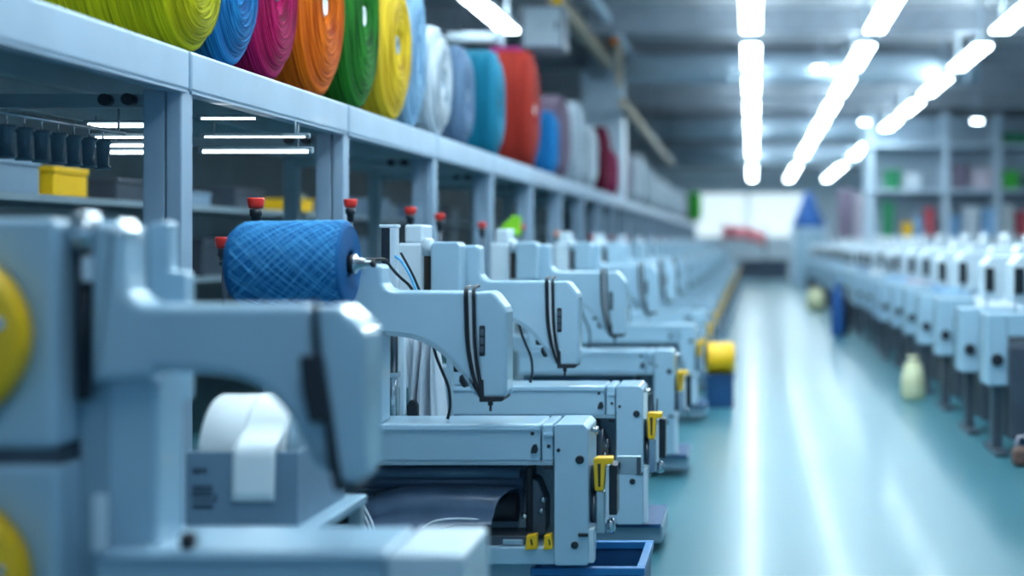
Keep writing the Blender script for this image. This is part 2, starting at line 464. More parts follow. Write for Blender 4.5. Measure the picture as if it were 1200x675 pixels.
# ------------------------------------------------------------------ machine template (drawn at five metres)
TD = 5.0; S = F / TD
def X(px): return (px - 692) / S
def Z(py): return H + (CY - py) / S
def XD(px, dy): return WX(px, TD + dy) - WX(692, TD)
def ZD(py, dy): return WZ(py, TD + dy)
def T(pts): return [(X(a), Z(b)) for a, b in pts]

def make_machine(label, near):
    """near: the sharp machine with the cone in front; others have a taller pillar with a motor box"""
    t = thing('embroidery_machine', label, 'machine', (WX(692, TD), TD, 0), 'machines edging the aisle')
    ptop = 309 if near else 288
    plow = 662 if near else 702
    # pillar and arm, one casting
    under = smooth_pts([(563, 469), (552, 458), (541, 437), (525, 417), (504, 402), (480, 394), (452, 391)], 4)
    pts = [(398, ptop)] + [(442, ptop), (446.5, ptop + 4)] + [(447, 326)] + [(448, 332), (451, 337), (457, 340), (463, 341)] + \
          [(546, 341), (547, 380), (549, 412), (553, 440), (558, 458)] + under + [(447, 391), (447, 497), (398, 497)]
    MB().prism(T(pts), 0, .13, .013, 3, False).build('arm', M['paint'], t)
    # grey rim along the underside of the arm
    up = smooth_pts([(545, 437), (525, 414), (504, 398.5), (480, 390), (452, 387)], 4)
    dn = smooth_pts([(541, 439), (523, 419), (502, 404), (479, 396), (452, 393)], 4)
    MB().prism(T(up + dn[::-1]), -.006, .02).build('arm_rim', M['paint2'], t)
    # head
    hp = [(557, 342), (575, 341), (580, 343), (593, 360), (595, 366), (595, 458), (592, 466), (566, 466), (564, 445), (560, 412), (558, 380)]
    MB().prism(T(hp), -.015, .12, .012, 3).build('head', M['paint'], t)
    MB().prism(T([(562, 446), (567.5, 444), (568, 464), (592, 464), (592, 467.5), (589, 470), (563, 470.5)]), -.022, .11, .003).build('head_trim', M['black'], t)
    MB().prism(T([(547, 343), (557, 343), (559, 400), (563, 440), (567, 466), (561, 462), (553, 440), (549, 410)]), -.006, .11).build('gap_filler', M['white'], t)
    sl = MB().box(X(562.5), X(569.5), -.021, -.01, Z(417), Z(381), .006).build('slot', M['black'], t)
    for yy in (389, 399, 409):
        MB().box(X(563.7), X(568.4), -.024, -.018, Z(yy + 3.6), Z(yy - 3.6), .002).build('slot_button', M['darksteel'], sl)
    MB().cyl((X(570), .08, Z(469)), (X(570), .08, Z(478)), .010, 12).cyl((X(570), .08, Z(478)), (X(570), .08, Z(485)), .005, 10).build('needle_bar', M['black'], t)
    for off, rr in ((-.5, .0042), (2.2, .0042), (9.5, .0065)):
        cp = [(545 + off, .1, 336), (546 + off, -.004, 339), (546.5 + off, -.014, 360), (548 + off * .95, -.014, 400), (552.5 + off * .8, -.014, 430), (558 + off * .6, -.014, 450), (563 + off * .3, -.014, 464)]
        MB().tube([(X(a), b, Z(c)) for a, b, c in smooth_pts(cp, 5)], rr, 8).build('cable', M['rubber'], t)
    # cables and clip under the arm's curve
    MB().tube([(X(a), .12, Z(b)) for a, b in smooth_pts([(497, 399), (502, 420), (510, 440), (517, 458), (519, 480), (516, 496)], 5)], .006, 8).build('cable', M['rubber'], t)
    MB().box(X(527), X(537), .06, .12, Z(438), Z(424), .004).build('clip', M['black'], t)
    MB().box(X(526), X(536), .05, .10, Z(430), Z(424), .002).build('clip_plate', M['white'], t)
    MB().prism(T([(538, 440), (545, 452), (545, 455), (541, 454), (537, 447)]), .01, .06, .003).build('thumb_lever', M['black'], t)
    # bed beam
    MB().prism(T([(382, 497), (633, 497), (633, 541), (382, 541)]), 0, .25, .010, 3).box(X(382), X(633), -.006, .012, Z(504), Z(502)).build('bed', M['paint'], t)
    MB().box(X(634.5), X(648), .004, .25, Z(541), Z(497), .008).box(X(637), X(648), -.004, .01, Z(511), Z(508)).build('bed_end', M['paint'], t)
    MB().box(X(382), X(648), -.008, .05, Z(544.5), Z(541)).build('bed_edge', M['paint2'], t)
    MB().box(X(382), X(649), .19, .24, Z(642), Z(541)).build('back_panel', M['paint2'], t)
    # end post with chamfered corners
    MB().prism(T([(650, 499), (652, 496.5), (684, 496.5), (690, 503), (690, plow - 2), (688, plow), (652, plow), (650, plow - 2)]), -.012, .25, .012, 3).build('end_post', M['paint'], t)
    MB().box(X(684), X(696), .0, .06, Z(plow - 2), Z(620), .004).build('corner_guard', M['white'], t)
    MB().box(X(382), X(650), .0, .25, Z(plow), Z(641), .006).build('base_rail', M['paint'], t)
    # bolts, marks
    def bolt(px, py, r, y=-.012, w=1.0):
        MB().lathe([(-.004, r * .6), (-.004, r), (.006, r), (.006, 0)], 14, 'Y', 1, (0, 0, 0)).build('bolt', M['black'], t, (X(px), y, Z(py)))
    bolt(655, 527, .007); bolt(674, 638, .014); bolt(680, 538, .016); bolt(624, 508, .007, 0); bolt(643, 523, .007, .004)
    MB().prism(T([(625, 521), (629, 520), (631, 527), (629, 531), (622, 531), (623, 525)]), -.008, .004).build('catch', M['black'], t)
    MB().box(X(678), X(690), -.02, -.01, Z(628), Z(624), .003).build('latch', M['black'], t)
    MB().box(X(638), X(648), -.012, .004, Z(549.5), Z(547)).build('latch', M['black'], t)
    # rollers, carrier inside the bed
    MB().cyl((X(400), .10, Z(559)), (X(604), .10, Z(559)), .022, 20).build('feed_roller', M['navy2'], t)
    MB().cyl((X(400), .15, Z(572)), (X(606), .15, Z(572)), .028, 20).build('feed_roller', M['navy'], t)
    MB().prism(T([(611, 552), (619, 552), (620, 640), (611, 640)]), .10, .19, .006).build('roller_bracket', M['black'], t)
    MB().prism(T([(619, 565), (626, 568), (636, 592), (636, 628), (619, 640)]), .08, .19, .006).build('gear_cover', M['darksteel'], t)
    for px, py in ((633, 590), (631, 603), (611, 610)):
        MB().lathe([(-.01, 0), (-.01, .010), (.012, .012)], 12, 'Y').build('bolt', M['steel'], t, (X(px), .07, Z(py)))
    MB().box(X(560), X(620), .03, .18, Z(641), Z(630), .004).build('carrier_foot', M['darksteel'], t)
    MB().box(X(588), X(612), .015, .06, Z(640), Z(634), .003).build('guide_block', M['paint2'], t)
    for a in (616, 637):
        p = MB().prism(T([(a, 644), (a + 1.5, 627), (a + 14 - (4 if a > 630 else 0), 625), (a + 14 - (3 if a > 630 else 0), 643)]), -.012, .02, .003).build('yellow_pad', M['yellow'], t)
        MB().prism(T([(a + 6, 631), (a + 8, 631), (a + 9, 638), (a + 7, 638)]), -.0135, -.011).build('pad_mark', M['black'], p)
    # fittings on the aisle end
    lv = MB().prism(T([(694, 540), (697, 538), (717, 538), (717, 545), (708, 547), (706, 577), (696, 577)]), .03, .09, .004).build('clamp_lever', M['yellow'], t)
    MB().prism(T([(699, 545), (703, 545), (702.5, 572), (700, 572)]), .027, .034).build('lever_slot', M['black'], lv)
    MB().box(X(697), X(707), .04, .08, Z(628), Z(578), .004).build('lever_arm', M['steel'], t)
    MB().box(X(712), X(721.5), .05, .14, Z(607), Z(548), .004).build('tension_block', M['black'], t)
    MB().box(X(708), X(712), .045, .12, Z(612), Z(550), .002).build('plate', M['duct'], t)
    MB().lathe([(-.03, 0), (-.028, .012), (-.012, .018), (.01, .016), (.03, .010)], 14, 'Z', 1, (X(713), .09, Z(622))).build('knob', M['steel'], t)
    MB().cyl((X(690), .1, Z(566)), (X(699), .1, Z(566)), .05, 20).cyl((X(690), .1, Z(600)), (X(698), .1, Z(600)), .06, 20).build('drive_wheel', M['darksteel'], t)
    MB().cyl((X(690), .08, Z(507)), (X(698), .08, Z(507)), .008, 10).lathe([(0, .014), (.012, .016), (.018, 0)], 12, 'X', 1, (X(694), .08, Z(508))).build('screw', M['steel'], t)
    MB().tube([(X(702), .12, Z(508)), (X(701), .12, Z(525)), (X(703), .12, Z(540))], .004, 6).tube([(X(708), .12, Z(520)), (X(707), .12, Z(540))], .004, 6).build('rod', M['darksteel'], t)
    if near:
        sp = MB().box(X(718), X(747), .16, .19, Z(565), Z(543), .002).build('sensor_plate', M['paint2'], t)
        MB().box(X(742), X(747), .15, .165, Z(564.5), Z(543.5)).build('plate_edge', M['darksteel'], sp)
        MB().box(X(705), X(722), .16, .2, Z(558), Z(550)).build('plate_arm', M['darksteel'], t)
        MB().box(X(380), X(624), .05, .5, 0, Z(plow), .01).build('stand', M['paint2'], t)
        # spindle for the cone, thread stand behind the pillar
        MB().cyl((WX(258, 4.75) - t.location.x, -.25, Z(308) - .0), (WX(437, 4.75) - t.location.x, -.25, Z(308)), .011, 14).cyl((X(428), -.25, Z(308)), (X(428), .02, Z(308)), .010, 12).build('spindle', M['steel'], t)
        MB().cyl((WX(436, 4.75) - t.location.x, -.25, Z(308)), (WX(440, 4.75) - t.location.x, -.25, Z(308)), .013, 14).build('spindle_tip', M['black'], t)
        MB().box(XD(447, .3), XD(455.5, .3), .30, .36, ZD(341, .3), ZD(267, .3), .003).build('ribbed_post', M['black'], t)
        MB().box(XD(456.5, .3), XD(464, .3), .30, .35, ZD(345, .3), ZD(267, .3), .003).box(XD(444, .3), XD(465, .3), .30, .36, ZD(267, .3), ZD(263, .3), .003).build('thread_post', M['white'], t)
        MB().tube([(XD(a, .06 + b), .06 + b, ZD(c, .06 + b)) for a, b, c in smooth_pts([(424, -.05, 304.5), (440, 0, 304), (451, .05, 304.5), (458, .10, 313), (468, .2, 324), (480, .25, 335), (489, .27, 350)], 5)], .006, 8).build('cable', M['rubber'], t)
        MB().tube([(XD(a, .3), .3 + b, ZD(c, .3)) for a, b, c in smooth_pts([(463, 0, 300), (470, 0, 306), (479, 0, 320), (486, 0, 336), (490, 0, 350)], 5)], .005, 8).build('cable', M['strand'], t)
        MB().tube([(XD(a, .3), .3 + b, ZD(c, .3)) for a, b, c in smooth_pts([(468, .02, 296), (478, .02, 314), (484, .02, 326), (492, 0.02, 345)], 5)], .005, 8).build('cable', M['rubber'], t)
        # rods under the arm
        MB().cyl((XD(454, .33), .33, Z(500)), (XD(454, .33), .33, Z(380)), .008, 10).build('rod', M['darksteel'], t); MB().cyl((XD(462, .33), .33, ZD(438, .33)), (XD(462, .33), .33, Z(380)), .013, 10).build('rod', M['darksteel'], t)
        MB().cyl((XD(461, .30), .30, Z(500)), (XD(461, .30), .30, ZD(440, .3)), .013, 12).box(XD(455, .3), XD(468, .3), .27, .34, ZD(442, .3), ZD(436, .3)).build('rod', M['steel'], t)
        MB().box(XD(469, .33), XD(474, .33), .32, .36, Z(500), Z(385), .003).build('thread_post', M['white'], t)
    else:
        MB().box(X(380), X(717), .06, .5, .04, Z(708), .012).box(X(382), X(640), .06, .5, 0, .04).build('stand', M['paint2'], t)
        MB().box(X(384), X(715), .03, .5, Z(709), Z(704)).build('stand_lip', M['navybox'], t)
        MB().prism(T([(386, 288), (391, 283), (424, 283), (428, 288), (428, 356), (386, 356)]), -.16, -.012, .014, 3).build('motor_box', M['paint'], t)
        MB().lathe([(0, .0), (0, .019), (.17, .019), (.17, .024), (.225, .024), (.235, 0)], 16, 'Z', 1, (X(378), -.10, Z(355))).build('thread_tower', M['brown'], t)
        MB().lathe([(.16, .021), (.16, .026), (.23, .027), (.242, .018), (.242, 0)], 16, 'Z', 1, (X(378), -.10, Z(355))).build('tower_cap', M['white'], t)
        MB().box(X(333), X(369), -.10, .12, Z(497), Z(285), .012).box(X(343), X(369), -.09, .11, Z(285), Z(258), .01).build('control_box', M['white'], t)
        MB().box(X(333), X(398), .0, .2, Z(497), Z(470)).build('bracket', M['paint2'], t)
    return t

m2 = make_machine('sharply focused pale machine with a dark blue sheet in its bed', True)
m3 = make_machine('pale machine standing directly behind the sharply focused one', False)
def place(o, D, bedx): o.location = (bedx, D, 0)
place(m3, 6.33, -.50)
seq = [(8.4, -.475), (11.0, -.46)]
yy = 13.3
while yy < 47: seq.append((yy, -.45)); yy += 2.3
for i, (D, bx) in enumerate(seq):
    dup(m3, (bx, D, 0), 'pale machine edging the aisle, %s beyond the sharply focused one' % ORD[i + 1])

# ------------------------------------------------------------------ nearest machine, out of focus
ND = 3.03
def NX(px): return (px - 692) * ND / F
def NZ(py): return H + (CY - py) * ND / F
def NT(pts): return [(NX(a), NZ(b)) for a, b in pts]
n = thing('embroidery_machine', 'large blurred pale machine nearest the camera with yellow handwheels', 'machine', (WX(692, ND), ND, 0), 'machines edging the aisle')
def NXD(px, dy): return WX(px, ND + dy) - WX(692, ND)
def NZD(py, dy): return WZ(py, ND + dy)
pts = [(104, 266), (109, 261), (137, 261), (142, 266), (143, 322), (147, 340), (156, 352), (172, 357), (366, 357), (369, 400), (376, 455), (386, 505)] + \
      smooth_pts([(390, 560), (370, 552), (350, 512), (326, 476), (296, 452), (252, 440), (180, 437)], 4) + [(176, 446), (112, 450), (104, 446)]
MB().prism(NT(pts), 0, .12, .024, 4, False).build('arm', M['paint'], n)
MB().box(NXD(112, .07), NXD(184, .07), .07, .22, NZ(650), NZ(432), .012, 3).build('pillar', M['paint'], n)
MB().prism(NT([(372, 360), (392, 357), (400, 360), (426, 384), (430, 393), (430, 545), (424, 566), (402, 568), (396, 540), (386, 480), (378, 420)]), -.02, .13, .016, 3).build('head', M['paint'], n)
MB().prism(NT([(356, 416), (382, 416), (389, 462), (394, 492), (368, 494), (361, 460)]), -.04, .02, .006).build('slot', M['black'], n)
MB().prism(NT([(384, 490), (393, 490), (400, 540), (404, 568), (422, 568), (420, 574), (396, 574), (388, 540)]), -.026, .1, .003).build('head_trim', M['black'], n)
MB().tube([(NX(a), -.012, NZ(b)) for a, b in smooth_pts([(371, 352), (373, 400), (380, 460), (390, 510), (397, 560)], 5)], .008, 8).build('cable', M['rubber'], n)
MB().box(NX(110), NX(452), 0, .27, NZ(690), NZ(646), .012).box(NX(120), NX(452), -.012, .02, NZ(655), NZ(651)).build('bed', M['paint'], n)
MB().box(NX(456), NX(546), -.03, .27, NZ(900), NZ(646), .014, 3).build('end_post', M['white'], n)
MB().box(NX(110), NX(470), .18, .26, NZ(880), NZ(690)).build('back_panel', M['paint2'], n)
MB().box(NX(-150), NX(566), .0, .3, 0, NZ(880), .01).build('stand', M['paint2'], n)
MB().box(NX(-170), NX(76), -.04, .30, NZ(524), NZ(256), .02, 3).build('motor_housing', M['paint'], n)
MB().box(NX(-168), NX(74), -.02, .28, NZ(542), NZ(524)).build('housing_seam', M['darksteel'], n)
MB().box(NX(-170), NX(78), -.04, .30, NZ(880), NZ(542), .02, 3).build('lower_housing', M['paint'], n)
MB().box(NX(76), NX(112), .06, .26, NZ(880), NZ(262), .008).build('rear_column', M['paint2'], n)
MB().cyl((NX(91), .03, NZ(470)), (NX(91), .03, NZ(292)), .016, 14).build('rod', M['black'], n)
MB().lathe([(-.03, 0), (-.03, .03), (.0, .038), (.05, .03), (.055, 0)], 18, 'Z', 1, (NX(92), .03, NZ(276))).build('knob', M['steel'], n)
MB().box(NX(96), NX(108), -.005, .05, NZ(330), NZ(300), .004).build('clip', M['white'], n)
MB().box(NX(112), NX(128), -.02, .0, NZ(646), NZ(578), .006).build('cover_strip', M['white'], n)
MB().lathe([(0, .016), (.022, .02), (.036, .012), (.036, 0)], 16, 'Z', 1, (NX(214), .03, NZ(646))).build('knob', M['black'], n)
MB().prism([(NXD(a, .3), NZD(b, .3)) for a, b in [(173, 262), (193, 258), (198, 262), (199, 318), (214, 318), (217, 324), (217, 470), (173, 470)]], .30, .36, .008, 2).build('thread_post', M['paint'], n)
MB().box(NXD(112, .26), NXD(200, .26), .26, .34, NZ(600), NZ(470), .01).build('rear_bracket', M['paint2'], n)
for cy_, lab in ((395, None), (684, None)):
    w = MB().lathe([(-.075, .0), (-.075, .12), (-.075, .178), (-.065, .19), (-.02, .19), (-.012, .18), (0, .05)], 48, 'Y', 1, (0, 0, 0)).build('handwheel', M['yellow'], n, (WX(-76, 2.93) - WX(692, ND), -.04, WZ(cy_, 2.93)))
    MB().lathe([(-.095, 0), (-.095, .03), (-.07, .045), (-.02, .045)], 24, 'Y').cyl((.145, -.085, .03), (.145, -.055, .03), .014, 12).build('wheel_hub', M['steel'], w)

# ------------------------------------------------------------------ blue yarn cone
CD = 4.75
cx0, cx1 = WX(274, CD), WX(411, CD); cr = 51 * CD / F
cone = thing('yarn_cone', 'large blue cross-wound yarn cone lying on a steel spindle', 'yarn cone', (cx1, CD, Z(308)))
Lc = cx1 - cx0
prof = [(-.09, .04), (-.004, .042), (.0, .05)]
for i in range(14): prof.append((-.004 * i / 13 + (.003 if i % 2 else 0) - (.010 if i == 13 else 0), .055 + (cr - .062) * i / 13))
prof += [(-.022, cr - .004), (-.035, cr)]
for i in range(24): prof.append((-.045 - (Lc - .11) * i / 23, cr * (1.0 - .03 * (i / 23))))
prof += [(-Lc + .05, cr * .955), (-Lc + .025, cr * .90), (-Lc + .008, cr * .80), (-Lc, cr * .66), (-Lc, .04), (-Lc + .09, .04)]
mb = MB(); mb.lathe(prof, 64, 'X')
mb.mi = 1
for fam in (1, -1):
    for q in range(64):
        a0 = 2 * PI * q / 64 + random.uniform(-.12, .12); pt = []
        turns = random.uniform(.30, .46) * fam
        for s_ in range(25):
            u = s_ / 24; tt = -.012 - (Lc - .028) * u
            r = cr * (1 - .03 * u) + .0006 - (cr * .035 * max(0, (.07 - u) / .07) ** 2) - (cr * .19 * max(0, (u - .90) / .10) ** 2)
            a = a0 + 2 * PI * turns * u
            pt.append((tt, r * math.sin(a), r * math.cos(a)))
        mb.tube(pt, random.choice([.0006, .0007, .0009, .0009, .0014]), 5)
mb.build('yarn', [M['cone'], M['strand']], cone)
MB().lathe([(-Lc - .01, .032), (.004, .032), (.012, .036), (.012, .022), (-Lc - .01, .022)], 28, 'X', closed=True).build('core', M['black'], cone)
MB().lathe([(.012, .014), (.012, .034), (.02, .034), (.026, .022), (.05, .018), (.05, .014)], 24, 'X', closed=True).build('hub', M['steel'], cone)

# ------------------------------------------------------------------ dark blue sheet in the bed of the sharp machine
o2 = m2.location
fab = thing('fabric_sheet', 'shiny dark blue sheet curling out of the sharply focused machine bed', 'fabric', (o2.x, o2.y, 0))
P = []
nu = 26
for i in range(nu + 1):
    u = i / nu
    row = []
    xr = 606 - 198 * u            # px along x, right to left
    flare = max(0, (u - .35) / .65)
    top = 577.5 - 3.0 * math.sin(PI * min(1, u * 1.1)) + 14 * max(0, u - .72) / .28
    low = 609 + 10 * flare
    sec = [(.175, 612), (.178, 600), (.165, 586), (.135, top + 1.5), (.10, top), (.06, top + 2.5), (.028, top + 9), (.012, top + 18), (.008, low - 6),
           (-.002 - .06 * flare, low + 2 + 8 * flare), (-.012 - .12 * flare, low + 5 + 20 * flare)]
    for yq, pz in smooth_pts(sec, 3):
        shift = 0 if u < .7 else 0
        xx = xr + (pz - top) * (-.05 + .72 * max(0, (u - .55) / .45))
        if u < .15: xx -= 28 * max(0, 1 - max(yq, 0) / .16) ** 1.3 * (1 - u / .15)
        row.append((X(xx), yq, Z(pz)))
    P.append(row)
MB().grid(P, .003).build('sheet', M['navy'], fab)
MB().cyl((X(430), .105, Z(601)), (X(601), .105, Z(601)), .052, 24).build('dark_inside', M['black'], fab)  # black core stands in for the shade inside the curl
mb = MB()
for k, (dx, c) in enumerate(((0, 1), (5, 0), (10, 1), (15, 1))):
    a = [(407 + dx, .015, 585), (414 + dx, 0, 595), (423 + dx, -.02, 608), (431 + dx, -.05, 622)]
    mb.tube([(X(p), q - .012, Z(r)) for p, q, r in smooth_pts(a, 4)], .0045, 6)
mb.build('folded_edge', M['cloth'], fab)
MB().tube([(X(p), q, Z(r)) for p, q, r in smooth_pts([(497, -.03, 617), (512, -.025, 609), (535, -.022, 606.5), (562, -.012, 608)], 5)], [.001] + [.0045] * 13 + [.003, .001], 6).build('hem', M['cloth'], fab)
MB().cyl((X(372), .11, Z(603)), (X(404), .11, Z(603)), .058, 28).build('rolled_end', M['black'], fab)

# white cloth hanging behind the sharp machine's arm
hc = thing('hanging_cloth', 'folded white cloth strips hanging behind the arm of the sharply focused machine', 'cloth', (WX(500, 5.55), 5.55, 0))
def hx(px): return WX(px, 5.55) - hc.location.x
P = []
for i in range(41):
    u = i / 40
    row = []
    for j in range(13):
        v = j / 12
        x = hx(472 + 46 * u + 4 * math.sin(v * 3 + u * 5)); yv = .045 * math.sin(u * 19 + v * 1.4) + .02 * math.sin(u * 37 + v * 2)
        row.append((x, yv, WZ(388 + 140 * v + 6 * math.sin(u * 11), 5.55)))
    P.append(row)
MB().grid(P, .003).build('cloth', M['cloth'], hc)
MB().box(hx(466), hx(527), .0 + .09, .11, WZ(388, 5.55) - .0, WZ(383, 5.55)).box(hx(518), hx(524), .08, .12, 0, WZ(384, 5.55)).box(hx(505), hx(535), .02, .2, 0, .02).build('hanging_frame', M['paint2'], hc)
MB().prism([(hx(484), WZ(500, 5.55)), (hx(484), WZ(472, 5.55)), (hx(487), WZ(466, 5.55)), (hx(493), WZ(466, 5.55)), (hx(496), WZ(472, 5.55)), (hx(496), WZ(500, 5.55))], -.10, -.07, .004).build('weight', M['black'], hc)

# ------------------------------------------------------------------ carton, paper roll, stand between the two nearest machines
BD = 3.85
def bx(px): return WX(px, BD)
tabz = WZ(617, BD)
tb = thing('side_table', 'small grey table between the two nearest machines, under the carton', 'table', (bx(285), BD, 0))
MB().box(bx(205) - bx(285), bx(372) - bx(285), -.04, .5, tabz - .03, tabz, .006).build('table_top', M['paint'], tb)
for sx in (212, 364):
    for sy in (.0, .45):
        MB().box(bx(sx) - bx(285) - .02, bx(sx) - bx(285) + .02, sy - .02, sy + .02, 0, tabz - .03).build('leg', M['rackdark'], tb)
ct = thing('carton', 'open grey carton with dark printed lines, holding the white paper roll', 'carton', (bx(285), BD, tabz))
hz = WZ(530, BD) - tabz; xa, xb = bx(218) - bx(285), bx(349) - bx(285)
MB().box(xa, xb, 0, .012, 0.006, hz).box(xa, xb, .43, .442, .006, hz).box(xa, xa + .012, .012, .43, .006, hz).box(xb - .012, xb, .012, .43, .006, hz).box(xa, xb, 0, .442, 0, .006).build('carton_body', M['carton'], ct)
mb = MB()
def dash(x0, x1, y0, y1): mb.box(bx(x0) - bx(285), bx(x1) - bx(285), -.002, .001, WZ(y1, BD) - tabz, WZ(y0, BD) - tabz)
for i in range(5): dash(226 + i * 3.4, 228.2 + i * 3.4, 548 + (i % 2), 556 - (i == 3) * 2)
mb.build('printed_lines', M['print'], ct); mb = MB()
for r in range(3):
    for i in range(9): dash(225.5 + i * 2.7, 227.4 + i * 2.7, 569 + r * 5, 572.5 + r * 5)
dash(226, 252, 586, 588.2); dash(252, 254, 579, 588); dash(226, 250, 592, 596)
mb.build('printed_lines', M['print'], ct)
pr = thing('paper_roll', 'white paper roll with loose end hanging down the front of the grey carton', 'paper roll', (bx(222), BD + .222, tabz + .008))
rr = .17; L = bx(326) - bx(222); cz = WZ(466, BD + .22) - tabz - .008 - rr
cz = max(cz, rr)
MB().lathe([(.0, .05), (.0, rr - .006), (.008, rr), (L - .008, rr), (L, rr - .006), (L, .05)], 56, 'X', 1, (0, 0, cz), closed=True).build('roll', M['paper'], pr)
MB().lathe([(L + .002, .03), (L + .002, rr * .97), (L + .015, rr * .98), (L + .03, rr * .8), (L + .03, .03)], 48, 'X', 1, (0, 0, cz), closed=True).build('flange', M['paint2'], pr)
MB().lathe([(L + .03, 0.0), (L + .03, .045), (L + .045, .04), (L + .05, 0)], 24, 'X', 1, (0, 0, cz)).lathe([(L + .03, 0), (L + .03, .014), (L + .04, 0)], 12, 'X', 1, (0, .09, cz + .07)).build('flange_hub', M['darksteel'], pr)
P = []
for i in range(9):
    x = bx(274 + 50 * i / 8) - bx(222); row = []
    for j in range(10):
        a = PI * .5 - j / 9 * PI * .32
        row.append((x, -(rr + .003) * math.cos(a), cz + (rr + .003) * math.sin(a)))
    ya, za = row[-1][1], row[-1][2]
    zr = hz - .008 + .012
    for j in range(1, 4): row.append((x, ya + (-.229 - ya) * j / 3, za + (zr - za) * j / 3))
    zl = WZ(586, BD) - tabz - .008
    for j in range(1, 6): row.append((x, -.230 - .002 * j, zr + (zl - zr) * j / 5))
    P.append(row)
MB().grid(P, .0015).build('loose_end', M['paper'], pr)
# pale wire stand beside the carton
ws = thing('thread_stand', 'slim pale thread stand with dark clips beside the grey carton', 'stand', (WX(358, 4.5), 4.5, 0))
MB().cyl((-.02, 0, .02), (-.02, 0, WZ(470, 4.5)), .010, 10).cyl((.012, 0, .02), (.012, 0, WZ(500, 4.5)), .007, 10).cyl((.03, .02, .02), (.03, .02, WZ(520, 4.5)), .006, 10).build('rod', M['white'], ws)
MB().lathe([(0, 0), (0, .09), (.018, .085), (.022, 0)], 24, 'Z').build('base', M['darksteel'], ws)
MB().box(-.03, .0, -.02, .02, WZ(578, 4.5), WZ(568, 4.5), .004).box(-.005, .022, -.02, .02, WZ(588, 4.5), WZ(576, 4.5), .004).box(.0, .06, -.015, .01, WZ(600, 4.5), WZ(596, 4.5)).build('clip', M['black'], ws)

# blue crate under the end of the sharp machine
def crate(name, lab, x0, x1, y0, y1, h, m, rim, z=0.0):
    t = thing(name, lab, 'crate', ((x0 + x1) / 2, (y0 + y1) / 2, z))
    w, d = (x1 - x0) / 2, (y1 - y0) / 2
    MB().box(-w, w, -d, d, 0, .015).box(-w, w, -d, -d + .015, .015, h - .03).box(-w, w, d - .015, d, .015, h - .03).box(-w, -w + .015, -d + .015, d - .015, .015, h - .03).box(w - .015, w, -d + .015, d - .015, .015, h - .03).build('crate_body', m, t)
    MB().box(-w - .012, w + .012, -d - .012, -d + .02, h - .03, h, .004).box(-w - .012, w + .012, d - .02, d + .012, h - .03, h, .004).box(-w - .012, -w + .02, -d + .02, d - .02, h - .03, h, .004).box(w - .02, w + .012, -d + .02, d - .02, h - .03, h, .004).build('rim', rim, t)
    return t
crate('storage_crate', 'blue crate on the floor under the end of the sharply focused machine', WX(626, 5.05), WX(752, 5.05), 5.05, 5.50, WZ(664, 5.06), M['navybox'], M['bluebox'])
yc = crate('storage_crate', 'deep blue crate at the aisle edge under the yellow roll', -.41, -.17, 11.95, 12.3, .285, M['navybox'], M['navybox'])
yr = thing('thread_roll', 'yellow roll lying on a deep blue crate at the aisle edge', 'roll', (-.29, 12.125, .285))
MB().lathe([(-.125, .03), (-.125, .12), (-.10, .138), (-.02, .14), (0, .132), (.02, .14), (.11, .138), (.13, .12), (.13, .03)], 40, 'X', 1, (0, 0, .14), closed=True).build('roll', M['yellow'], yr)
MB().lathe([(-.14, .018), (-.14, .03), (.14, .03), (.14, .018)], 20, 'X', 1, (0, 0, .14), closed=True).build('core', M['brown'], yr)
MB().prism([(-.165, .1), (-.14, .1), (-.13, .30), (-.155, .32)], -.05, .05, .005).build('side_bracket', M['yellow'], yr)

# ------------------------------------------------------------------ red capped pegs on a rail
RLX = -1.95; RLZ = H - .30
rl = thing('peg_rail', 'long grey steel rail behind the machines carrying red capped pegs', 'rail', (RLX, 5.0, 0))
MB().box(-.02, .02, -.08, 38, RLZ - .05, RLZ, .004).build('rail', M['rackdark'], rl)
for k in range(20): MB().box(-.018, .018, .5 + k * 1.95 - .018, .5 + k * 1.95 + .018, 0, RLZ - .05).build('rail_post', M['rackdark'], rl)
def peg(y, ztop, capm, lab, r=.033):
    t = thing('peg', lab, 'peg', (RLX, y, RLZ), 'capped pegs on the rail')
    h = ztop - RLZ
    MB().cyl((0, 0, 0), (0, 0, h - .085), .010, 10).build('stem', M['darksteel'], t)
    MB().lathe([(h - .11, 0), (h - .11, .016), (h - .075, .018), (h - .07, .024), (h - .045, .024), (h - .042, 0)], 18, 'Z').build('collar', M['black'], t)
    MB().lathe([(h - .042, 0), (h - .042, r * .78), (h - .03, r * .9), (h - .006, r), (h, r * .92), (h, 0)], 22, 'Z').build('cap', capm, t)
pegs = [(5.04, H + .0, 'red', 'small red capped peg just off the near end of the blue yarn cone'), (5.36, H + .155, 'red', 'red capped peg rising behind the near half of the blue yarn cone'),
        (6.62, H + .19, 'red', 'red capped peg above the hub end of the blue yarn cone'), (7.78, H + .18, 'red', 'red capped peg second beyond the blue cone hub'),
        (8.5, H + .16, 'red', 'red capped peg third beyond the blue cone hub'), (9.84, H + .125, 'red', 'red capped peg just before the lime flag'),
        (11.5, H + .13, 'red', 'red capped peg just past the lime flag'), (13.6, H + .09, 'orange', 'orange capped peg, nearer of the two orange pegs'),
        (14.5, H + .06, 'orange', 'orange capped peg, farther of the two orange pegs')]
pegs = [(y, z + .02, c, l) for y, z, c, l in pegs]
pegs += [(16.5 + 2.3 * k, H + .08, 'red', 'blurred red capped peg, %s past the orange pegs' % ORD[k]) for k in range(8)]
for y, z, c, lab in pegs: peg(y, z, M[c], lab)
lf = thing('signal_flag', 'lime green flag standing on the rail beside a red capped peg', 'flag', (RLX, 10.7, RLZ))
def fx(px): return WX(px, 10.7) - RLX
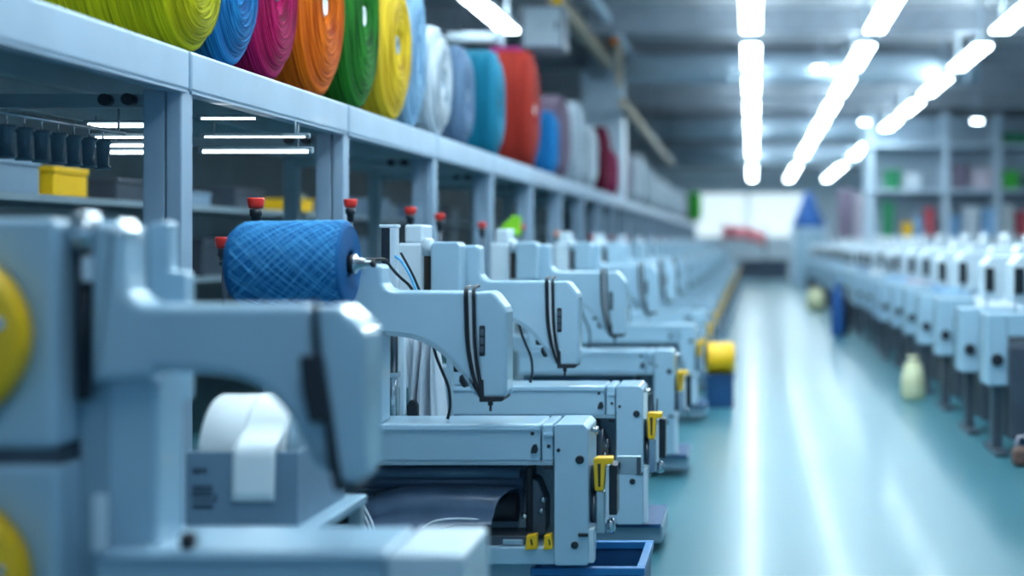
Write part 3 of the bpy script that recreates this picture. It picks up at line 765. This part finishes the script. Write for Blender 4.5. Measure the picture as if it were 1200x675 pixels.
MB().prism([(fx(584), WZ(276, 10.7) - RLZ), (fx(610), WZ(276, 10.7) - RLZ), (fx(611), WZ(254, 10.7) - RLZ), (fx(602), WZ(252, 10.7) - RLZ), (fx(589), WZ(264, 10.7) - RLZ)], -.012, .012, .003).build('flag_panel', M['lime'], lf)
MB().cyl((0, 0, 0), (0, 0, .36), .008, 8).build('stem', M['darksteel'], lf)

# ------------------------------------------------------------------ dim hall seen through the rack
ir = thing('inner_rack', 'dark shelving in the dim hall seen through the pale rack', 'rack', (-4.0, 6.0, 0))
for k in range(8):
    MB().box(-.05, 0, k * 3.1 - .03, k * 3.1 + .03, 0, H + .42).build('post', M['rackdark'], ir)
for z in (H + .27, H - .25, H - .8):
    MB().box(-.75, .0, -.05, 22.05, z - .04, z).build('shelf', M['rackdark'], ir)
def carton_box(x0, x1, y0, y1, z, h, m, lab, cat='box'):
    t = thing('shelf_box', lab, cat, ((x0 + x1) / 2, (y0 + y1) / 2, z), 'boxes on the dim inner shelving')
    w, d = (x1 - x0) / 2, (y1 - y0) / 2
    MB().box(-w, w, -d, d, 0, h * .78, .006).build('box_body', m, t)
    MB().box(-w - .008, w + .008, -d - .008, d + .008, h * .78, h, .006).build('lid', m, t)
zt = H + .27
carton_box(-4.5, -4.05, 6.7, 7.75, zt, .20, M['carton'], 'grey long box on the dim inner shelf, nearest of its row')
carton_box(-4.2, -4.02, 7.85, 8.25, zt, .17, M['yellow'], 'small yellow box on the dim inner shelf next to the long grey box')
carton_box(-4.30, -3.93, 11.9, 12.2, zt, .11, M['yellow'], 'flat yellow box on the dim inner shelf above the blue cone')
for i, (y, w, h, c) in enumerate([(8.7, .7, .14, 'darksteel'), (9.7, .5, .1, 'carton'), (10.7, .6, .16, 'darksteel'), (13.2, .6, .14, 'navy2'), (14.6, .6, .2, 'carton'), (16.2, .6, .16, 'navy2'), (18.2, .6, .2, 'darksteel')]):
    carton_box(-4.5, -4.05, y, y + w, zt, h, M[c], 'dull dark box on the dim inner shelf, %s along it' % ORD[i])
for i, (y, w, h, c) in enumerate([(6.2, .5, .3, 'darksteel'), (7.1, .5, .36, 'carton'), (8.0, .5, .25, 'navy2'), (8.9, .7, .33, 'carton'), (10.0, .5, .28, 'darksteel'), (11.2, .5, .3, 'navy2'), (12.6, .5, .34, 'navy2'), (14, .6, .3, 'carton'), (15.6, .6, .3, 'darksteel'), (17.4, .6, .3, 'navy2')]):
    carton_box(-4.5, -4.03, y, y + w, H - .25, h, M[c], 'dull box on the middle board of the dim inner shelving, %s along it' % ORD[i])
def tube_light(x0, x1, y, z, lab, r=.017):
    t = thing('tube_light', lab, 'tube light', ((x0 + x1) / 2, y, z), 'tube lamps in the dim hall')
    w = (x1 - x0) / 2
    MB().cyl((-w, 0, 0), (w, 0, 0), r, 14).build('lamp', M['tube'], t)
    MB().box(-w - .02, w + .02, -.01, .01, r + .003, r + .013).cyl((-w - .02, 0, 0), (-w, 0, 0), r + .003, 12).cyl((w, 0, 0), (w + .02, 0, 0), r + .003, 12).build('holder', M['rackdark'], t)
    MB().cyl((-w * .8, 0, r + .012), (-w * .8, 0, SB - z), .004, 6).build('hanger', M['rackdark'], t); MB().cyl((w * .8, 0, r + .012), (w * .8, 0, SB - z), .004, 6).build('hanger', M['rackdark'], t)
def ut(px0, px1, py, D, r, lab): tube_light(WX(px0, D), WX(px1, D), D, WZ(py, D), lab, r)
ut(104, 192, 147, 5.95, .0095, 'bright tube lamp before the first rack post, uppermost of its stack')
ut(112, 190, 161, 6.05, .004, 'thin tube lamp before the first rack post, second of its stack')
ut(112, 190, 170.5, 6.15, .0065, 'dim tube lamp before the first rack post, third of its stack')
ut(130, 190, 178.5, 6.25, .008, 'tube lamp before the first rack post, lowest of its stack')
ut(238, 362, 177.5, 6.2, .0075, 'bright tube lamp seen above the blue yarn cone')
ut(240, 358, 160.5, 6.1, .0035, 'thin tube lamp above the bright one over the blue cone')
ut(236, 300, 139, 6.0, .004, 'short thin tube lamp close under the shelf past the first post')

# hanging bobbins
br = thing('bobbin_rail', 'thin steel rail of hanging bobbins under the shelf near the frame edge', 'rail', (-2.6, 4.5, H + .45))
MB().cyl((0, -.1, 0), (0, 1.15, 0), .008, 10).cyl((0, .0, 0), (0, .0, SB - H - .45), .005, 8).cyl((0, 1.1, 0), (0, 1.1, SB - H - .45), .005, 8).build('rail', M['steel'], br)
for k in range(9):
    t = thing('bobbin', 'dim bobbin hanging under the shelf, %s along its rail' % ORD[k], 'bobbin', (-2.6, 4.52 + k * .118, H + .45), 'hanging bobbins')
    MB().lathe([(-.008 - .15, 0), (-.158, .03), (-.15, .034), (-.14, .022), (-.06, .026), (-.05, .036), (-.04, .03), (-.04, 0)], 16, 'Z').build('bobbin_body', M['glassy'], t)
    MB().tube([(0, 0, -.04), (0, 0, -.012), (.006, 0, 0.010), (0, 0, .012)], .003, 6).build('hook', M['steel'], t)

# ------------------------------------------------------------------ overhead gear above the shelf
bm_ = thing('overhead_beam', 'beige steel beam running overhead along the yarn shelf', 'beam', (-2.28, 10.5, H + 2.8))
MB().box(-.07, .07, 0, 12.6, -.05, -.03).box(-.07, .07, 0, 12.6, .07, .09).box(-.02, .02, 0, 12.6, -.03, .07).build('girder', M['beige'], bm_)
for k in range(4): MB().cyl((0, .5 + 3.8 * k, .09), (0, .5 + 3.8 * k, .40), .015, 8).build('hanger', M['darksteel'], bm_)
rl2 = thing('overhead_rail', 'grey blue rail running overhead beside the beige beam', 'rail', (-1.98, 11.5, H + 3.04))
MB().box(-.05, .05, 0, 12.0, -.05, .05, .008).build('rail', M['duct'], rl2)
for k in range(4): MB().cyl((0, .5 + 3.6 * k, .05), (0, .5 + 3.6 * k, .16), .02, 8).build('hanger', M['darksteel'], rl2)
cb = thing('control_cabinet', 'dark grey control cabinet hanging above the brick red roll', 'cabinet', (-2.16, 14.0, H + 1.98))
MB().box(-.22, .22, 0, .4, 0, .46, .012).build('cabinet_body', M['darksteel'], cb)
dd = MB().box(-.19, .19, -.015, 0, .03, .43, .004).build('door', M['rackdark'], cb)
MB().box(.14, .165, -.03, -.015, .2, .28, .003).build('handle', M['black'], dd)
MB().cyl((-.12, .2, .46), (-.12, .2, .77), .015, 8).cyl((.0, .2, .46), (.0, .2, .77), .015, 8).build('hanger', M['darksteel'], cb)
MB().lathe([(.46, 0), (.46, .055), (.53, .055), (.56, .03), (.57, 0)], 18, 'Z', 1, (.14, .1, 0)).build('signal_lamp', M['yellow'], cb)
pp = thing('overhead_pipe', 'short white pipe overhead behind the white yarn spool', 'pipe', (-2.75, 13.2, H + 1.98))
MB().cyl((-.2, 0, 0), (.32, 0, 0), .055, 20).build('pipe', M['white'], pp)
MB().cyl((.30, 0, 0), (.34, 0, 0), .085, 20).build('flange', M['duct'], pp)
MB().cyl((-.1, 0, .05), (-.1, 0, CEIL - H - 1.98), .012, 8).cyl((.2, 0, .05), (.2, 0, CEIL - H - 1.98), .012, 8).build('hanger', M['darksteel'], pp)
lk = thing('locker', 'tall pale locker standing on the yarn shelf past the crimson roll', 'locker', (-2.42, 20.2, SZ))
lk.location = (-2.40, 21.75, SZ - .004)
MB().box(-.34, .34, 0, .5, 0, 2.05, .012).build('locker_body', M['white'], lk)
for s_ in (-1, 1):
    d_ = MB().box(s_ * .165 - .15, s_ * .165 + .15, -.018, 0, .05, 2.0, .005).build('door', M['duct'], lk)
    MB().box(s_ * .04 - .012, s_ * .04 + .012, -.035, -.018, .75, .9, .003).build('handle', M['darksteel'], d_)
ob = thing('overhead_post', 'beige bracket post with orange head hanging at the end of the overhead rail', 'post', (-1.96, 20.0, H + 2.42))
MB().box(-.05, .05, -.05, .05, 0, .48, .006).prism([(-.05, .0), (.05, 0), (.05, -.12), (0, -.2)], -.03, .03).build('bracket', M['beige'], ob)
MB().box(-.12, .0, -.09, .07, .48, .57, .006).build('orange_head', M['orange'], ob)
MB().cyl((0, 0, .48), (0, 0, CEIL - H - 2.42), .02, 8).build('hanger', M['darksteel'], ob)
cdt = thing('conduit', 'beige conduit sloping along above the distant pale rolls', 'conduit', (-1.95, 20.5, 0))
MB().tube([(0, 0, H + 2.1), (0, 5, H + 2.0), (0, 12, H + 1.9)], .07, 12).build('pipe', M['beige'], cdt)
for k in range(4): MB().cyl((0, .4 + 3.6 * k, H + 2.0), (0, .4 + 3.6 * k, CEIL), .012, 8).build('hanger', M['darksteel'], cdt)

# ------------------------------------------------------------------ machine rows across the aisle
def make_far_machine():
    t = thing('sewing_machine', '', 'machine')
    g = 'machines across the aisle'
    # local x runs away from the aisle; origin at aisle end on the floor
    MB().box(.0, .13, 0, .3, .42, .86, .012).build('end_post', M['paint'], t)
    MB().box(.13, 1.05, 0, .3, .72, .86, .012).build('bed', M['paint'], t)
    MB().prism([(.16, .86 + .08), (.24, .86 + .05), (.30, .92), (.34, 1.02), (.42, 1.09), (.62, 1.12), (.62, .86), (.86, .86), (.86, 1.28), (.66, 1.28), (.62, 1.22), (.22, 1.22), (.16, 1.16)], .03, .26, .012).build('arm', M['white'], t)
    MB().box(.17, .23, .0, .03, .98, 1.14, .006).build('slot', M['black'], t)
    MB().cyl((.2, .14, .86), (.2, .14, .95), .008, 8).build('needle_bar', M['steel'], t)
    MB().box(.9, 1.06, .02, .28, .86, 1.2, .012).build('control_box', M['white'], t)
    MB().cyl((.98, .15, 1.2), (.98, .15, 1.36), .012, 8).build('thread_post', M['white'], t); MB().cyl((.80, .15, 1.28), (.80, .15, 1.40), .012, 8).build('thread_post', M['white'], t)
    MB().lathe([(1.24, .02), (1.24, .05), (1.38, .035), (1.38, .02)], 14, 'Z', 1, (.98, .15, 0), closed=True).build('thread_cone', M['paper'], t)
    MB().cyl((.06, -.02, .58), (.06, .0, .58), .038, 16).build('motor', M['black'], t)
    MB().box(.13, 1.0, -.06, .34, .10, .66, .01).build('drive_box', M['darksteel'], t)
    for xx in (.08, .95):
        MB().box(xx - .03, xx + .03, .1, .2, .03, .46).box(xx - .04, xx + .04, -.08, .38, 0, .03, .006).build('leg', M['darksteel'], t)
    MB().prism([(.2, .06), (.55, .06), (.55, .09), (.2, .14)], .0, .25, .004).cyl((.3, .12, .09), (.3, .12, .46), .01, 8).build('pedal', M['navybox'], t)
    t.scale = (1.1, 1.1, 1.12)
    return t
fm = make_far_machine()
first = True; fpos = []
for ri, (x0, ys, rowname) in enumerate([(1.60, [9.15 + 1.32 * k for k in range(26)], 'row on the aisle edge opposite'),
                                        (3.30, [14.9 + 1.32 * k for k in range(15)], 'second row from the aisle opposite'),
                                        (5.00, [22.6 + 1.32 * k for k in range(5)], 'third row from the aisle opposite')]):
    for i, y in enumerate(ys):
        if ri and 28.9 < y < 31.5: continue
        if ri == 0: fpos.append(y)
        lab = 'blurred white machine, %s, %s from near end' % (rowname, ORD[i])
        y += random.uniform(-.16, .16); loc = (x0 + random.uniform(-.03, .03), y, 0)
        if ri == 0: fpos[-1] = y
        if first: fm.location = loc; fm['label'] = lab; fm['group'] = 'machines across the aisle'; first = False
        else:
            k_ = random.uniform(.97, 1.03)
            d__ = dup(fm, loc, lab, 'machines across the aisle')
            if random.random() < .4: d__.scale = (1.1, 1.1, 1.12 * k_)

gk = 0
for i, (k_, c, cn) in enumerate([(2, 'cloth', 'white'), (4, 'skyblue', 'light blue'), (6, 'pink', 'pale pink'), (8, 'skyblue', 'light blue'), (10, 'paper', 'bright white'),
                                (12, 'blueclo', 'dark blue'), (14, 'cloth', 'white'), (18, 'skyblue', 'light blue'), (22, 'blueclo', 'dark blue')]):
    x, y = 2.12, fpos[k_] + .08
    P = []
    for a_ in range(15):
        u = a_ / 14; row = []
        for b_2 in range(9):
            v = b_2 / 8
            row.append((-.2 + .4 * u, -.22 + .36 * v, (.014 + .012 * (1 + math.sin(u * 9 + i)) * v if v > .4 else .014 - (.4 - v) * .75 + .006 * math.sin(u * 12)) ))
        P.append(row)
    g_ = MB().grid(P, .008).build('garment', M[c], None, (x, y, .966))
    tag(g_, '%s garment draped over a machine bed across the aisle, %s from near end' % (cn, ORD[i]), 'garment', 'garments on the machine beds')
# loose things by the far aisle edge
def sack(name, lab, x, y, w, h, m, cat='sack'):
    t = thing(name, lab, cat, (x, y, 0))
    MB().lathe([(0, 0), (0, w * .8), (h * .12, w), (h * .5, w * .95), (h * .8, w * .7), (h * .92, w * .38), (h, w * .5), (h * .99, 0)], 24, 'Z', .8, wob=.05).build('sack_body', m, t)
    MB().lathe([(h * .89, w * .36), (h * .91, w * .45), (h * .94, w * .45), (h * .96, w * .36)], 20, 'Z', .8).build('tie', M['darksteel'], t)
sack('cloth_sack', 'tall blue cloth sack standing at the far edge of the aisle', 1.30, 21.0, .12, .86, M['blueclo'])
sack('cloth_sack', 'black sack standing just beside the tall blue sack', 1.47, 21.35, .07, .75, M['black'])
sack('cloth_sack', 'pale yellowish sack by the far aisle edge, farther than the blue sack', 1.33, 29.0, .28, .5, M['palesack'])
sack('cloth_sack', 'small pale yellow sack among the stands across the aisle', 1.48, 12.6, .14, .40, M['palesack'])
b_ = thing('shoe_bag', 'small brown and pink bag on the floor at the nearest machine across the aisle', 'bag', (1.78, 8.88, 0))
MB().box(-.09, .04, -.07, .07, 0, .12, .03, 3).build('bag_body', M['brown'], b_)
MB().tube([(-.07, 0, .11), (-.05, 0, .19), (0, 0, .19), (.02, 0, .11)], .008, 8).build('handle', M['pink'], b_)

# right hand storage rack with bins, across the far machine rows
RD = 30.0
rr_ = thing('storage_rack', 'tall pale storage rack with green bins behind the machine rows across the aisle', 'rack', (2.6, RD, 0))
for xx in (0, 1.65, 2.8, 4.2, 5.6):
    MB().box(xx - .07, xx + .07, 0, .1, 0, CEIL - .36, .008).box(xx - .05, xx + .05, .8, .88, 0, CEIL - .36).build('post', M['duct'], rr_)
for z in (1.58, 2.62, 3.62):
    MB().box(-.1, 5.7, -.02, .9, z - .07, z, .006).build('shelf', M['duct'], rr_)
MB().box(-.1, 5.7, .885, .9, 1.6, CEIL - .4).build('back_panel', M['wallr'], rr_)
def bin_(px0, px1, z, h, m, lab, name='bin', cat='bin'):
    D = RD + .05; x0, x1 = WX(px0, D), WX(px1, D)
    t = thing(name, lab, cat, ((x0 + x1) / 2, D + .2, z), 'things on the tall storage rack')
    w = (x1 - x0) / 2
    MB().prism([(-w * .88, 0), (w * .88, 0), (w, h), (-w, h)], -.17, .17, .02).build('bin_body', m, t)
    MB().box(-w * 1.04, w * 1.04, -.19, .19, h - .05, h + .015, .008).build('rim', m, t)
Z1, Z2, Z3 = 1.58, 2.62, 3.62
bin_(1036, 1056, Z2, .42, M['green'], 'dark green bin on the middle shelf of the tall storage rack')
bin_(1035, 1048, Z1, .75, M['green'], 'tall dark green bin on the lowest shelf of the tall storage rack')
bin_(1172, 1196, Z2, .40, M['green2'], 'bright green bin on the middle shelf of the tall storage rack')
bin_(1174, 1206, Z3, .22, M['green'], 'flat green bin on the top shelf of the tall storage rack')
bin_(1058, 1070, Z1, .30, M['yellow'], 'small yellow bin on the lowest shelf of the tall storage rack')
bin_(1084, 1096, Z1, .62, M['redcloth'], 'narrow red bin on the lowest shelf of the tall storage rack')
bin_(1117, 1136, Z2 - .0, .55, M['mauve'], 'dark mauve bin on the middle shelf of the tall storage rack')
bin_(1140, 1164, Z2, .45, M['pink'], 'pale pink bin on the middle shelf of the tall storage rack')
bin_(1192, 1210, Z1, .55, M['redcloth'], 'dark red bin at the far end of the lowest shelf')
def bundle(px0, px1, z, h, m, lab):
    D = RD; x0, x1 = WX(px0, D), WX(px1, D)
    t = thing('cloth_bundle', lab, 'cloth bundle', ((x0 + x1) / 2, D + .3, z), 'things on the tall storage rack')
    w = (x1 - x0) / 2; n_ = 4
    for i in range(n_):
        MB().box(-w * (1 - .04 * i), w * (1 - .05 * (n_ - i)), -.2, .2, h * i / n_, h * (i + .96) / n_, .03, 3).build('folded_layer', m, t)
bundle(1112, 1128, Z1, .50, M['skyblue'], 'light blue folded cloth stack on the lowest shelf, shorter one')
bundle(1130, 1150, Z1, .66, M['cloth'], 'white folded cloth stack between two light blue stacks')
bundle(1151, 1172, Z1, .62, M['skyblue'], 'light blue folded cloth stack on the lowest shelf, taller one')
bundle(1174, 1190, Z1, .72, M['paper'], 'bright white folded cloth stack beside the dark red bin')
bundle(1060, 1082, Z2, .36, M['cloth'], 'white folded cloth stack on the middle shelf beside the dark green bin')
bundle(1072, 1082, Z1, .44, M['skyblue'], 'small light blue cloth stack between yellow and red bins')

# far end of the aisle
wc = thing('cabinet', 'white cabinet at the far end under the navy cloth heap', 'cabinet', (1.9, 45.5, 0))
MB().box(-.6, .6, 0, 1.1, .05, 1.95, .02).box(-.55, .55, .05, 1.05, 0, .05).build('cabinet_body', M['white'], wc)
for s_ in (-1, 1):
    d_ = MB().box(s_ * .27 - .25, s_ * .27 + .25, -.02, 0, .1, 1.9, .006).build('door', M['skyblue'] if 0 else M['paint'], wc)
    MB().box(s_ * .06 - .015, s_ * .06 + .015, -.04, -.02, .9, 1.1).build('handle', M['darksteel'], d_)
nh = thing('cloth_heap', 'navy cloth heap piled to a peak on the white far cabinet', 'cloth', (1.88, 46.0, 1.95))
MB().lathe([(0, 0), (0, .56), (.15, .54), (.42, .42), (.75, .27), (1.05, .17), (1.2, .08), (1.22, 0)], 28, 'Z', 1.0, wob=.06).build('cloth', M['blueclo'], nh)
dk = thing('cabinet', 'dark narrow cabinet standing between the white cabinet and the tall rack', 'cabinet', (3.02, 44.0, 0))
MB().box(-.26, .26, 0, .5, .05, 3.15, .02).box(-.22, .22, .04, .46, 0, .05).build('cabinet_body', M['mauve'], dk)
d_ = MB().box(-.23, .23, -.02, 0, .1, 3.1, .006).build('door', M['mauve'], dk); MB().box(.14, .18, -.04, -.02, 1.2, 1.5).build('handle', M['steel'], d_)
wp = thing('cabinet', 'pale lilac cabinet between the dark narrow cabinet and the tall rack', 'cabinet', (3.6, 43.5, 0))
MB().box(-.27, .27, 0, .5, .05, 3.0, .02).box(-.22, .22, .04, .46, 0, .05).build('cabinet_body', M['pink'], wp)
d_ = MB().box(-.24, .24, -.02, 0, .1, 2.95, .006).build('door', M['pink'], wp); MB().box(-.18, -.14, -.04, -.02, 1.2, 1.5).build('handle', M['steel'], d_)
bn = thing('banner', 'coral red banner hanging before the far wall at the aisle end', 'banner', (-.3, 52.0, 0))
P = []
for i in range(25):
    u = i / 24; x = -.85 + 1.65 * u
    P.append([(x, .06 * math.sin(u * 15), 2.12 - .10 * u - .25 * u ** 4 - v * (.50)) for v in (0, .33, .66, 1)])
MB().grid(P, .01).build('cloth', M['banner'], bn)
MB().cyl((-.85, 0, 0.02), (-.85, 0, 2.2), .03, 10).cyl((.8, 0, 0.02), (.8, 0, 2.1), .03, 10).cyl((-.85, 0, 0), (-.85, 0, .02), .2, 16).cyl((.8, 0, 0), (.8, 0, .02), .2, 16).build('pole', M['darksteel'], bn)
ft = thing('work_table', 'dark long work table closing the far end of the aisle', 'table', (.35, 49.0, 0))
MB().box(-1.0, 1.0, 0, .8, .78, .84, .01).build('table_top', M['navy2'], ft)
for a in (-.92, .92):
    for b in (.06, .74): MB().box(a - .04, a + .04, b - .04, b + .04, 0, .78).build('leg', M['rackdark'], ft)
MB().box(-.9, .9, .7, .73, .1, .78).build('modesty_panel', M['navy'], ft)

# ------------------------------------------------------------------ world, camera, colour management
w = bpy.data.worlds.new('World'); sc.world = w; w.use_nodes = True
bg = w.node_tree.nodes['Background']; bg.inputs['Color'].default_value = (0.28, 0.55, 0.84, 1); bg.inputs['Strength'].default_value = 0.55

cam = bpy.data.cameras.new('camera'); co = bpy.data.objects.new('camera', cam); C.objects.link(co); sc.camera = co
co.location = (0, 0, H); co.rotation_euler = (PI / 2, 0, 0)
cam.sensor_width = 36; cam.sensor_fit = 'HORIZONTAL'; cam.lens = F / 1200 * 36
cam.shift_x = -(CX - 600) / 1200; cam.shift_y = -(337.5 - CY) / 1200
cam.clip_start = .05; cam.clip_end = 200
cam.dof.use_dof = True; cam.dof.focus_distance = 5.5
cam.dof.aperture_fstop = (cam.lens / 1000) / .060
cam.dof.aperture_blades = 0

sc.view_settings.view_transform = 'Standard'; sc.view_settings.look = 'None'
sc.view_settings.gamma = 1; sc.view_settings.use_curve_mapping = False
sc.view_settings.exposure = 0.36
sc.cycles.use_denoising = True
sc.cycles.max_bounces = 6; sc.cycles.diffuse_bounces = 3; sc.cycles.glossy_bounces = 3
sc.cycles.sample_clamp_indirect = 6
